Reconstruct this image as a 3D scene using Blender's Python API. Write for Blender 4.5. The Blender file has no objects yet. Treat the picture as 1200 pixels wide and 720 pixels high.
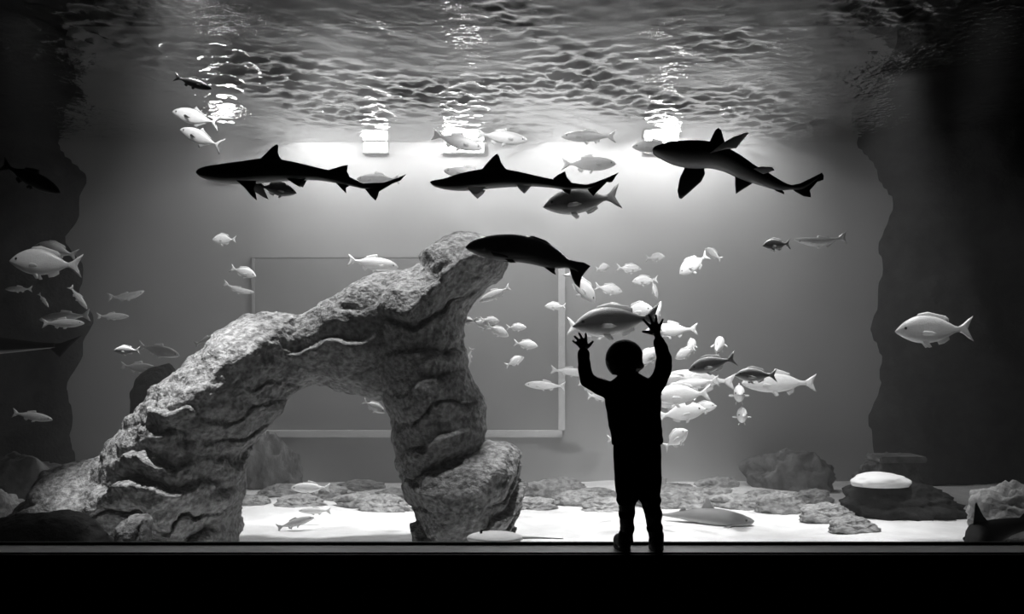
import bpy, bmesh, math, random
import numpy as np
from mathutils import Vector, Matrix, noise

# ------------------------------------------------------------------ camera
scene = bpy.context.scene
COL = scene.collection
F = 1000.0            # focal length in pixels of the 1200x720 frame
CZ = 1.32             # camera height above the hall floor
HOR = 420.0           # horizon row


def P(x, y, Y):
    """pixel + distance -> point of the place"""
    return Vector(((x - 600.0) * Y / F, Y, CZ + (HOR - y) * Y / F))


cam_d = bpy.data.cameras.new('camera')
cam_d.sensor_width = 36.0
cam_d.lens = 36.0 * F / 1200.0
cam_d.shift_y = (HOR - 360.0) / 1200.0
cam_d.clip_start = 0.05
cam = bpy.data.objects.new('camera', cam_d)
cam.location = (0, 0, CZ)
cam.rotation_euler = (math.pi / 2, 0, 0)
COL.objects.link(cam)
scene.camera = cam

# ------------------------------------------------------------------ world, lamps, exposure
world = bpy.data.worlds.new('world')
scene.world = world
world.use_nodes = True
world.node_tree.nodes['Background'].inputs[0].default_value = (0.5, 0.5, 0.5, 1)
world.node_tree.nodes['Background'].inputs[1].default_value = 0.0

vs = scene.view_settings
vs.view_transform = 'Standard'
vs.look = 'None'
vs.gamma = 1.0
vs.use_curve_mapping = False
vs.exposure = 0.0
scene.cycles.use_denoising = True
scene.cycles.max_bounces = 7
scene.cycles.diffuse_bounces = 3
scene.cycles.glossy_bounces = 3
scene.cycles.transparent_max_bounces = 16
scene.cycles.volume_bounces = 0
scene.cycles.caustics_reflective = False
scene.cycles.sample_clamp_indirect = 4.0

TANK_X0, TANK_X1 = -7.5, 7.5
TANK_Y0, TANK_Y1 = 4.07, 11.0
SAND_Z = -0.28
SURF_Z = 4.10


def spot(loc, target, power, size, blend=0.9, radius=0.12):
    d = bpy.data.lights.new('tank_lamp', 'SPOT')
    d.energy = power
    d.spot_size = math.radians(size)
    d.spot_blend = blend
    d.shadow_soft_size = radius
    o = bpy.data.objects.new('tank_lamp', d)
    o.location = loc
    o.rotation_euler = (Vector(target) - Vector(loc)).to_track_quat('-Z', 'Y').to_euler()
    COL.objects.link(o)
    return o


# lamps hung close over the water at the rear of the tank (they wash the rear wall)
for X, pw in ((-2.35, 78), (-0.9, 80), (0.6, 78), (1.9, 78), (2.6, 34)):
    spot((X, 10.3, 4.4), (X, 10.5, 0.0), pw, 150, 0.25, 0.08)
for X, pw in ((-3.55, 4), (-2.6, 12), (-1.55, 15), (-0.6, 16), (0.9, 15), (1.95, 16), (2.9, 10)):
    spot((X, 10.6, 4.4), (X, 10.65, 0.0), pw, 140, 0.3, 0.05)
for X, pw in ((-1.7, 30), (-0.3, 28), (1.2, 22), (2.4, 16)):
    spot((X, 9.2, 4.5), (X, 10.6, 0.0), pw, 110, 1.0, 0.08)
# lamps hung over the middle of the tank (they light sand, rock and fish)
for X, Y, pw, sz in ((-1.8, 8.2, 1000, 42), (0.3, 7.8, 850, 46), (2.1, 7.8, 850, 46), (3.7, 8.2, 600, 30)):
    spot((X, Y, 4.9), (X, Y, 0.0), pw, sz, 0.8)
# narrow lamps nearer the pane, tilted to the rear
spot((-2.25, 5.95, 4.9), (-2.7, 6.75, 0.3), 1700, 27, 0.8)
spot((-1.5, 7.25, 4.9), (-1.4, 7.4, 1.8), 800, 42, 0.8)
spot((-0.2, 8.3, 4.7), (0.05, 9.7, 3.6), 130, 60, 0.9)
spot((-0.35, 6.4, 4.9), (-0.4, 6.9, 0.3), 520, 26, 0.8)
spot((0.9, 6.2, 4.9), (1.0, 8.45, 1.6), 850, 34, 0.8)
spot((2.3, 6.2, 4.9), (2.1, 8.45, 1.45), 750, 33, 0.8)
spot((-2.3, 6.6, 4.9), (-2.65, 8.3, 2.3), 300, 24, 0.9)
spot((-3.9, 6.4, 4.9), (-4.1, 7.75, 2.0), 190, 26, 0.9)
spot((3.8, 6.4, 4.9), (3.85, 7.75, 1.6), 230, 18, 0.9)
spot((-2.5, 6.7, 4.8), (-2.85, 7.7, 3.5), 260, 26, 0.9)

# ------------------------------------------------------------------ helpers


def tag(o, label=None, cat=None, group=None, kind=None):
    if label:
        o['label'] = label
    if cat:
        o['category'] = cat
    if group:
        o['group'] = group
    if kind:
        o['kind'] = kind
    return o


def link(name, mesh, mat=None, parent=None, loc=None):
    o = bpy.data.objects.new(name, mesh)
    COL.objects.link(o)
    if mat is not None and mesh is not None and not mesh.materials:
        mesh.materials.append(mat)
    if parent is not None:
        o.parent = parent
    if loc is not None:
        o.location = loc
    return o


def empty(name, loc=(0, 0, 0)):
    o = bpy.data.objects.new(name, None)
    o.empty_display_size = 0.1
    o.location = loc
    COL.objects.link(o)
    return o


def mesh_from(name, verts, faces, smooth=True):
    me = bpy.data.meshes.new(name)
    me.from_pydata([tuple(v) for v in verts], [], faces)
    bm = bmesh.new()
    bm.from_mesh(me)
    bmesh.ops.recalc_face_normals(bm, faces=bm.faces)
    bm.to_mesh(me)
    bm.free()
    if smooth:
        for p in me.polygons:
            p.use_smooth = True
    return me


def box_mesh(name, x0, x1, y0, y1, z0, z1, bev=0.0):
    bm = bmesh.new()
    bmesh.ops.create_cube(bm, size=1.0)
    for v in bm.verts:
        v.co = Vector(((x0 + x1) / 2 + v.co.x * (x1 - x0), (y0 + y1) / 2 + v.co.y * (y1 - y0),
                       (z0 + z1) / 2 + v.co.z * (z1 - z0)))
    if bev:
        bmesh.ops.bevel(bm, geom=list(bm.edges), offset=bev, segments=2, affect='EDGES')
    me = bpy.data.meshes.new(name)
    bm.to_mesh(me)
    bm.free()
    return me


def remeshed(bm, voxel, smooth_iter=0):
    """voxel union of all the closed shells in a bmesh -> one continuous mesh"""
    me = bpy.data.meshes.new('tmp')
    bm.to_mesh(me)
    bm.free()
    o = bpy.data.objects.new('tmp', me)
    COL.objects.link(o)
    m = o.modifiers.new('r', 'REMESH')
    m.mode = 'VOXEL'
    m.voxel_size = voxel
    if smooth_iter:
        s = o.modifiers.new('s', 'SMOOTH')
        s.factor = 0.5
        s.iterations = smooth_iter
    dg = bpy.context.evaluated_depsgraph_get()
    out = bpy.data.meshes.new_from_object(o.evaluated_get(dg))
    bpy.data.objects.remove(o)
    bpy.data.meshes.remove(me)
    for p in out.polygons:
        p.use_smooth = True
    return out


# ------------------------------------------------------------------ materials


def principled(name, col, rough=0.6, spec=0.3):
    m = bpy.data.materials.new(name)
    m.use_nodes = True
    b = m.node_tree.nodes['Principled BSDF']
    b.inputs['Base Color'].default_value = (col, col, col, 1)
    b.inputs['Roughness'].default_value = rough
    b.inputs['Specular IOR Level'].default_value = spec
    return m, b


def textured(name, c0, c1, scale, rough=0.7, spec=0.2, bump=0.3, bscale=None, dist=0.02, detail=6.0, stretch=None):
    m, b = principled(name, c0, rough, spec)
    nt = m.node_tree
    tc = nt.nodes.new('ShaderNodeTexCoord')
    src = tc.outputs['Object']
    if stretch:
        mp = nt.nodes.new('ShaderNodeMapping')
        mp.inputs['Scale'].default_value = stretch
        nt.links.new(src, mp.inputs[0])
        src = mp.outputs[0]
    n = nt.nodes.new('ShaderNodeTexNoise')
    n.inputs['Scale'].default_value = scale
    n.inputs['Detail'].default_value = detail
    nt.links.new(src, n.inputs['Vector'])
    r = nt.nodes.new('ShaderNodeValToRGB')
    r.color_ramp.elements[0].position = 0.35
    r.color_ramp.elements[1].position = 0.65
    r.color_ramp.elements[0].color = (c0, c0, c0, 1)
    r.color_ramp.elements[1].color = (c1, c1, c1, 1)
    nt.links.new(n.outputs['Fac'], r.inputs[0])
    nt.links.new(r.outputs[0], b.inputs['Base Color'])
    n2 = nt.nodes.new('ShaderNodeTexNoise')
    n2.inputs['Scale'].default_value = bscale or scale * 3
    n2.inputs['Detail'].default_value = 8
    nt.links.new(src, n2.inputs['Vector'])
    bp = nt.nodes.new('ShaderNodeBump')
    bp.inputs['Strength'].default_value = bump
    bp.inputs['Distance'].default_value = dist
    nt.links.new(n2.outputs['Fac'], bp.inputs['Height'])
    nt.links.new(bp.outputs[0], b.inputs['Normal'])
    return m


M = {}
M['rock'] = textured('encrusted_rock', 0.15, 0.42, 22.0, 0.9, 0.1, 0.7, 34.0, 0.045)
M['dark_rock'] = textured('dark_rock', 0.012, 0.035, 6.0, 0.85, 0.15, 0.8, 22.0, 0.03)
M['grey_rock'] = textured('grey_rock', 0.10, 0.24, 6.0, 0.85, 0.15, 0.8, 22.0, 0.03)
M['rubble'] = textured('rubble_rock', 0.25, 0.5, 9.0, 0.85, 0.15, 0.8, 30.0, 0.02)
M['sand'] = textured('white_sand', 0.74, 0.86, 5.0, 0.9, 0.1, 0.35, 60.0, 0.01)
M['wall'] = textured('painted_tank_wall', 0.42, 0.46, 1.2, 0.8, 0.1, 0.08, 6.0, 0.01)
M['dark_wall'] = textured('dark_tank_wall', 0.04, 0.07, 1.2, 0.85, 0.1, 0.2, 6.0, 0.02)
M['frame'] = textured('pale_window_frame', 0.68, 0.76, 5.0, 0.6, 0.2, 0.05)
M['hall'] = textured('dark_hall_paint', 0.012, 0.02, 3.0, 0.7, 0.15, 0.1)
M['ledge_top'] = textured('grey_ledge_paint', 0.76, 0.8, 4.0, 0.28, 1.0, 0.02, 40.0)
M['seal'] = principled('black_seal', 0.008, 0.6)[0]
M['white_stone'] = textured('white_stone', 0.88, 0.93, 5.0, 0.7, 0.2, 0.15)
M['skin'] = textured('skin', 0.30, 0.34, 20.0, 0.5, 0.3, 0.05)
M['hair'] = textured('dark_hair', 0.010, 0.025, 60.0, 0.5, 0.3, 0.5, 140.0, 0.004, stretch=(1, 1, 0.25))
M['jacket'] = textured('dark_jacket', 0.012, 0.02, 30.0, 0.85, 0.1, 0.2, 160.0, 0.003)
M['trousers'] = textured('dark_trousers', 0.010, 0.016, 30.0, 0.9, 0.1, 0.2, 160.0, 0.003)
M['shoe'] = textured('dark_shoe', 0.015, 0.03, 30.0, 0.5, 0.3, 0.1)
M['sole'] = principled('shoe_sole', 0.12, 0.6)[0]
M['eye'] = principled('dark_eye', 0.01, 0.15, 0.6)[0]


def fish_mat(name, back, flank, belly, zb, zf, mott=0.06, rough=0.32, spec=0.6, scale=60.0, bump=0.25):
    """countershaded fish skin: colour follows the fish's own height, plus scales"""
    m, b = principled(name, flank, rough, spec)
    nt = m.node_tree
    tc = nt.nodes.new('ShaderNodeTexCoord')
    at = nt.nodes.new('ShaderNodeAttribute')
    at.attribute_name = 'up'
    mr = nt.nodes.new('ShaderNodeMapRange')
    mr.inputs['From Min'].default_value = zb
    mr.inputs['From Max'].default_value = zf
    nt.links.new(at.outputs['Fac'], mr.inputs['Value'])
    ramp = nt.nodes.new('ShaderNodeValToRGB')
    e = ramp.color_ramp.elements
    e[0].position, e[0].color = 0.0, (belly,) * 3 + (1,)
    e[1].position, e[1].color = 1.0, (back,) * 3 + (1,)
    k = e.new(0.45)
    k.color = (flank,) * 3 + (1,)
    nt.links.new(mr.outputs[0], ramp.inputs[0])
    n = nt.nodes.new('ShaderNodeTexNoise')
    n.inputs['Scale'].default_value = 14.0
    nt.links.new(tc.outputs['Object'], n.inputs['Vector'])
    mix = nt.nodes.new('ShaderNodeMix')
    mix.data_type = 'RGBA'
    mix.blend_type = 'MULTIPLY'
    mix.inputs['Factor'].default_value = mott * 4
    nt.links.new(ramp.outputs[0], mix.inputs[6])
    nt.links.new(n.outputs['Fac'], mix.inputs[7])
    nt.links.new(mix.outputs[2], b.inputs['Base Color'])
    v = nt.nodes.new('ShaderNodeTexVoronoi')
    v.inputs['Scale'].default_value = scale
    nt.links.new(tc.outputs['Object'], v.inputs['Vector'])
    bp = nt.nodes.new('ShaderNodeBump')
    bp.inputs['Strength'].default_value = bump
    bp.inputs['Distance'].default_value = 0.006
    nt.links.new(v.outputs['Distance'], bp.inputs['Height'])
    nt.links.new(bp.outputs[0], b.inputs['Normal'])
    return m


M['bream'] = fish_mat('silver_bream_skin', 0.72, 0.86, 0.9, -0.9, 0.95)
M['slim'] = fish_mat('silver_mullet_skin', 0.66, 0.82, 0.9, -0.9, 0.95)
M['rim_bream'] = fish_mat('rim_shaded_bream_skin', 0.9, 0.24, 0.85, -1.0, 0.9)  # rim light and flank shade put into the skin colour
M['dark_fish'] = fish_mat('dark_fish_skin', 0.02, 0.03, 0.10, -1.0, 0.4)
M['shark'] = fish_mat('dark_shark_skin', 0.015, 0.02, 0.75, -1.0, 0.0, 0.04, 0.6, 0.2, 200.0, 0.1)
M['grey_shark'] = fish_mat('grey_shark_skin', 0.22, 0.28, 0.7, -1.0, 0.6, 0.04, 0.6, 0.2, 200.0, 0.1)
M['ray'] = textured('pale_ray_skin', 0.7, 0.8, 12.0, 0.6, 0.2, 0.1)


def fin_mat(name, col, trans):
    m, b = principled(name, col, 0.45, 0.4)
    nt = m.node_tree
    out = nt.nodes['Material Output']
    tr = nt.nodes.new('ShaderNodeBsdfTranslucent')
    tr.inputs[0].default_value = (col, col, col, 1)
    mx = nt.nodes.new('ShaderNodeMixShader')
    mx.inputs[0].default_value = trans
    tc = nt.nodes.new('ShaderNodeTexCoord')
    w = nt.nodes.new('ShaderNodeTexNoise')
    w.inputs['Scale'].default_value = 40
    nt.links.new(tc.outputs['Object'], w.inputs['Vector'])
    bp = nt.nodes.new('ShaderNodeBump')
    bp.inputs['Strength'].default_value = 0.3
    bp.inputs['Distance'].default_value = 0.005
    nt.links.new(w.outputs['Fac'], bp.inputs['Height'])
    nt.links.new(bp.outputs[0], b.inputs['Normal'])
    nt.links.new(b.outputs[0], mx.inputs[1])
    nt.links.new(tr.outputs[0], mx.inputs[2])
    nt.links.new(mx.outputs[0], out.inputs['Surface'])
    return m


M['fin'] = fin_mat('pale_fin', 0.8, 0.5)
M['dark_fin'] = fin_mat('dark_fin', 0.02, 0.1)
M['shark_fin'] = fin_mat('shark_fin', 0.022, 0.05)
M['pale_under_fin'] = fin_mat('pale_under_fin', 0.75, 0.4)
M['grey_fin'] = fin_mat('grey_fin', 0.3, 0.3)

# acrylic pane: clear with a faint fresnel reflection
m = bpy.data.materials.new('clear_acrylic')
m.use_nodes = True
nt = m.node_tree
nt.nodes.clear()
out = nt.nodes.new('ShaderNodeOutputMaterial')
t = nt.nodes.new('ShaderNodeBsdfTransparent')
t.inputs[0].default_value = (0.97, 0.97, 0.97, 1)
g = nt.nodes.new('ShaderNodeBsdfGlossy')
g.inputs['Roughness'].default_value = 0.02
fr = nt.nodes.new('ShaderNodeLayerWeight')
fr.inputs[0].default_value = 0.12
mp = nt.nodes.new('ShaderNodeMath')
mp.operation = 'MULTIPLY'
mp.inputs[1].default_value = 0.25
mx = nt.nodes.new('ShaderNodeMixShader')
nt.links.new(fr.outputs['Fresnel'], mp.inputs[0])
nt.links.new(mp.outputs[0], mx.inputs[0])
nt.links.new(t.outputs[0], mx.inputs[1])
nt.links.new(g.outputs[0], mx.inputs[2])
nt.links.new(mx.outputs[0], out.inputs['Surface'])
M['acrylic'] = m

# underside of the water: mirror beyond the critical angle, clear when steep
m = bpy.data.materials.new('rippled_water_surface')
m.use_nodes = True
nt = m.node_tree
nt.nodes.clear()
out = nt.nodes.new('ShaderNodeOutputMaterial')
t = nt.nodes.new('ShaderNodeBsdfTransparent')
g = nt.nodes.new('ShaderNodeBsdfGlossy')
g.inputs['Roughness'].default_value = 0.01
g.inputs['Color'].default_value = (0.95, 0.95, 0.95, 1)
lw = nt.nodes.new('ShaderNodeLayerWeight')
lw.inputs[0].default_value = 0.5
fr = nt.nodes.new('ShaderNodeValToRGB')
e = fr.color_ramp.elements
e[0].position, e[0].color = 0.46, (0.02, 0.02, 0.02, 1)
e[1].position, e[1].color = 0.745, (0.95, 0.95, 0.95, 1)
k = e.new(0.60)
k.color = (0.30, 0.30, 0.30, 1)
k = e.new(0.66)
k.color = (0.42, 0.42, 0.42, 1)
nt.links.new(lw.outputs['Facing'], fr.inputs[0])
tc = nt.nodes.new('ShaderNodeTexCoord')
n = nt.nodes.new('ShaderNodeTexNoise')
n.inputs['Scale'].default_value = 13.0
n.inputs['Detail'].default_value = 3.0
nt.links.new(tc.outputs['Object'], n.inputs['Vector'])
bp = nt.nodes.new('ShaderNodeBump')
bp.inputs['Strength'].default_value = 0.8
bp.inputs['Distance'].default_value = 0.035
n3 = nt.nodes.new('ShaderNodeTexNoise')
n3.inputs['Scale'].default_value = 0.9
n3.inputs['Detail'].default_value = 1.0
nt.links.new(tc.outputs['Object'], n3.inputs['Vector'])
m3 = nt.nodes.new('ShaderNodeMapRange')
m3.inputs['From Min'].default_value = 0.42
m3.inputs['From Max'].default_value = 0.62
m3.inputs['To Min'].default_value = 0.08
nt.links.new(n3.outputs['Fac'], m3.inputs['Value'])
m4 = nt.nodes.new('ShaderNodeMath')
m4.operation = 'MULTIPLY'
nt.links.new(n.outputs['Fac'], m4.inputs[0])
nt.links.new(m3.outputs[0], m4.inputs[1])
nt.links.new(m4.outputs[0], bp.inputs['Height'])
nt.links.new(bp.outputs[0], g.inputs['Normal'])
mx = nt.nodes.new('ShaderNodeMixShader')
nt.links.new(fr.outputs[0], mx.inputs[0])
nt.links.new(t.outputs[0], mx.inputs[1])
nt.links.new(g.outputs[0], mx.inputs[2])
nt.links.new(mx.outputs[0], out.inputs['Surface'])
M['surface'] = m

m = bpy.data.materials.new('hazy_water')
m.use_nodes = True
nt = m.node_tree
nt.nodes.clear()
out = nt.nodes.new('ShaderNodeOutputMaterial')
v = nt.nodes.new('ShaderNodeVolumeScatter')
v.inputs['Color'].default_value = (0.95, 0.95, 0.95, 1)
v.inputs['Density'].default_value = 0.024
v.inputs['Anisotropy'].default_value = 0.25
nt.links.new(v.outputs[0], out.inputs['Volume'])
M['haze'] = m

# ------------------------------------------------------------------ the setting


def structure(name, me, mat):
    o = link(name, me, mat)
    o['kind'] = 'structure'
    return o


structure('hall_floor', box_mesh('hall_floor', -6, 6, -2.5, 3.9, -0.2, 0.0), M['hall'])
LEDGE_Y0, LEDGE_Y1, LEDGE_Z = 3.816, 3.99, 0.45
ledge = structure('ledge', box_mesh('ledge', -6, 6, LEDGE_Y0, 4.05, 0.02, LEDGE_Z, 0.004), M['ledge_top'])
me = box_mesh('ledge_front', -6, 6, LEDGE_Y0 - 0.02, LEDGE_Y0 - 0.002, 0.0, LEDGE_Z - 0.006)
fr_o = link('front_panel', me, M['hall'], ledge)
# front wall of the tank on each side of the viewing pane, header above
structure('wall_front_left', box_mesh('wall_front_left', -8, -4.6, 3.95, 4.05, -0.3, 5.6), M['hall'])
structure('wall_front_right', box_mesh('wall_front_right', 4.6, 8, 3.95, 4.05, -0.3, 5.6), M['hall'])
structure('wall_front_header', box_mesh('wall_front_header', -4.6, 4.6, 3.95, 4.05, 4.3, 5.6), M['hall'])
win = structure('window_1', box_mesh('viewing_pane', -4.6, 4.6, 3.995, 4.045, LEDGE_Z, 4.3), M['acrylic'])
link('seal', box_mesh('seal', -4.6, 4.6, 3.975, 3.994, LEDGE_Z, LEDGE_Z + 0.011), M['seal'], win)
structure('wall_back', box_mesh('wall_back', TANK_X0, TANK_X1, 11.0, 11.2, -0.5, 5.6), M['wall'])
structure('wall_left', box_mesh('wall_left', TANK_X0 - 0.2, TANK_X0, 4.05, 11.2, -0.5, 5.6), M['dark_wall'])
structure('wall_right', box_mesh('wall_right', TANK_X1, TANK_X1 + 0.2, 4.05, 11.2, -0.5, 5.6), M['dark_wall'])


def shade_rock_clad(name, x0, x1, yf, seed):
    """rear wall flank faced with bulging rockwork, dark where the light falls off"""
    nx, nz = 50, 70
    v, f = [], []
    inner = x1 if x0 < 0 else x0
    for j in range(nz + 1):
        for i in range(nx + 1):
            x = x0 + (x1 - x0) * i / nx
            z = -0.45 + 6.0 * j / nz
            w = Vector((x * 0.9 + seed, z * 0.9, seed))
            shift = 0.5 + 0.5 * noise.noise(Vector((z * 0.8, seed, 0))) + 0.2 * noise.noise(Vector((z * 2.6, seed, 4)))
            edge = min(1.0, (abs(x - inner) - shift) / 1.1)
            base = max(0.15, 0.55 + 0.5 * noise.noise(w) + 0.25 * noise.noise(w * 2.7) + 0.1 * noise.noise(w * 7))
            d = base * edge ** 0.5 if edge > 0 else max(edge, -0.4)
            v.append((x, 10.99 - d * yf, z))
    for j in range(nz):
        for i in range(nx):
            a = j * (nx + 1) + i
            f.append((a, a + 1, a + nx + 2, a + nx + 1))
    structure(name, mesh_from(name, v, f), M['dark_rock'])


shade_rock_clad('wall_back_left', TANK_X0, -5.15, 0.9, 3.0)  # dark rockwork added at the sides to stand for fading light
shade_rock_clad('wall_back_right', 4.25, TANK_X1, 0.9, 8.0)
structure('ceiling', box_mesh('ceiling', TANK_X0, TANK_X1, 4.05, 11.2, 5.6, 5.7), M['hall'])

# sand bed
nx, ny = 150, 90
verts, faces = [], []
for j in range(ny + 1):
    for i in range(nx + 1):
        x = TANK_X0 + (TANK_X1 - TANK_X0) * i / nx
        y = 4.06 + (11.0 - 4.06) * j / ny
        z = SAND_Z + 0.05 * noise.noise(Vector((x * 0.7, y * 0.9, 1.3))) + 0.018 * noise.noise(Vector((x * 2.6, y * 3.2, 4.1)))
        verts.append((x, y, z))
for j in range(ny):
    for i in range(nx):
        a = j * (nx + 1) + i
        faces.append((a, a + 1, a + nx + 2, a + nx + 1))
sand = structure('floor', mesh_from('sand_bed', verts, faces), M['sand'])

# window in the rear wall with its pale frame
x0, x1 = P(300, 0, 11).x, P(654, 0, 11).x
z1, z0 = P(0, 303, 11).z, P(0, 504, 11).z
bw = structure('window_2', box_mesh('rear_pane', x0, x1, 10.96, 11.0, z0, z1), None)
bw.data.materials.append(textured('rear_pane_glass', 0.33, 0.37, 1.0, 0.25, 0.5, 0.02))
link('frame', box_mesh('frame_sill', x0 - 0.05, x1 + 0.05, 10.90, 10.998, z0 - 0.09, z0, 0.008), M['frame'], bw)
link('frame', box_mesh('frame_right', x1, x1 + 0.085, 10.90, 10.998, z0, z1, 0.008), M['frame'], bw)
link('frame', box_mesh('frame_left', x0 - 0.05, x0, 10.955, 10.998, z0, z1, 0.008), M['wall'], bw)
link('frame', box_mesh('frame_top', x0 - 0.05, x1 + 0.085, 10.955, 10.998, z1, z1 + 0.05, 0.008), M['wall'], bw)

# water: rippled surface and the hazy body of it
rng = np.random.default_rng(5)
nx, ny = 560, 280
gx, gy = np.meshgrid(np.linspace(TANK_X0 + 0.02, TANK_X1 - 0.02, nx + 1), np.linspace(4.08, 10.995, ny + 1))
gz = np.full_like(gx, SURF_Z)
mask = np.zeros_like(gx)
for k in range(9):
    th = rng.random() * 2 * math.pi
    wl = 1.3 + 2.2 * rng.random()
    mask += np.sin((gx * math.cos(th) + 0.8 * gy * math.sin(th)) * 2 * math.pi / wl + rng.random() * 6.28)
mask = np.clip(0.42 + 0.32 * mask, 0.16, 1.5)
for k in range(40):
    wl = 0.085 + 0.30 * rng.random() ** 2.2
    th = rng.random() * 2 * math.pi
    amp = 0.0075 * wl * (0.6 + rng.random())
    gz += mask * amp * np.sin((gx * math.cos(th) + gy * math.sin(th)) * 2 * math.pi / wl + rng.random() * 6.28)
verts = np.stack([gx.ravel(), gy.ravel(), gz.ravel()], 1).tolist()
faces = []
for j in range(ny):
    for i in range(nx):
        a = j * (nx + 1) + i
        faces.append((a, a + 1, a + nx + 2, a + nx + 1))
me = bpy.data.meshes.new('water_surface')
me.from_pydata(verts, [], faces)
for p in me.polygons:
    p.use_smooth = True
ws = link('water_surface', me, M['surface'])
tag(ws, 'rippled underside of the water surface over the tank', 'water', kind='stuff')
wv = link('water', box_mesh('water', TANK_X0 + 0.01, TANK_X1 - 0.01, 4.062, 10.89, SAND_Z - 0.1, SURF_Z - 0.06), M['haze'])
tag(wv, 'hazy backlit water filling the tank behind the viewing pane', 'water', kind='stuff')

hz = M['haze'].copy()
hz.name = 'thick_haze'
for nd in hz.node_tree.nodes:
    if nd.type == 'VOLUME_SCATTER':
        nd.inputs['Density'].default_value = 0.075
wh = link('water_haze', box_mesh('water_haze', -4.9, 4.2, 9.55, 10.885, SAND_Z - 0.08, SURF_Z - 0.065), hz)
tag(wh, 'glowing haze in the water under the rear lamps', 'haze', kind='stuff')

# glowing panels added on the rear wall under the waterline so the ripples mirror streaks
m, b_ = principled('lamp_diffuser', 0.8, 0.5)
b_.inputs['Emission Color'].default_value = (1, 1, 1, 1)
b_.inputs['Emission Strength'].default_value = 16.0
M['diffuser'] = m
for X, w_, z0_, z1_, lab in ((-3.68, 0.26, 3.63, 3.77, 'small added glow panel behind the head of the tall-finned shark'),
                             (-1.75, 0.30, 3.97, 4.085, 'added glow panel behind the tail of the tall-finned shark'),
                             (-0.62, 0.50, 3.97, 4.085, 'added glow panel behind the washed out white fish'),
                             (1.92, 0.42, 3.97, 4.085, 'added glow panel behind the head of the banking shark')):
    r = empty('added_glow_panel', (X, 10.99, z0_))
    link('panel_back', box_mesh('panel_back', -w_ / 2 - 0.02, w_ / 2 + 0.02, -0.05, 0, -0.02, z1_ - z0_ + 0.004, 0.003), M['wall'], r)
    link('diffuser', box_mesh('diffuser', -w_ / 2, w_ / 2, -0.062, -0.048, 0, z1_ - z0_, 0.006), M['diffuser'], r)
    tag(r, lab, 'lamp')

# ------------------------------------------------------------------ rocks


def inside(poly, px, pz):
    n = len(poly)
    res = np.zeros(px.shape, bool)
    j = n - 1
    for i in range(n):
        xi, zi = poly[i]
        xj, zj = poly[j]
        c = ((zi > pz) != (zj > pz)) & (px < (xj - xi) * (pz - zi) / (zj - zi + 1e-12) + xi)
        res ^= c
        j = i
    return res


def edge_dist(poly, px, pz):
    best = np.full(px.shape, 1e9)
    bx = np.zeros(px.shape)
    bz = np.zeros(px.shape)
    n = len(poly)
    for i in range(n):
        ax, az = poly[i]
        cx, cz = poly[(i + 1) % n]
        dx, dz = cx - ax, cz - az
        tt = np.clip(((px - ax) * dx + (pz - az) * dz) / (dx * dx + dz * dz), 0, 1)
        qx, qz = ax + tt * dx, az + tt * dz
        d = np.hypot(px - qx, pz - qz)
        mk = d < best
        best[mk] = d[mk]
        bx[mk] = qx[mk]
        bz[mk] = qz[mk]
    return best, bx, bz


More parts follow.
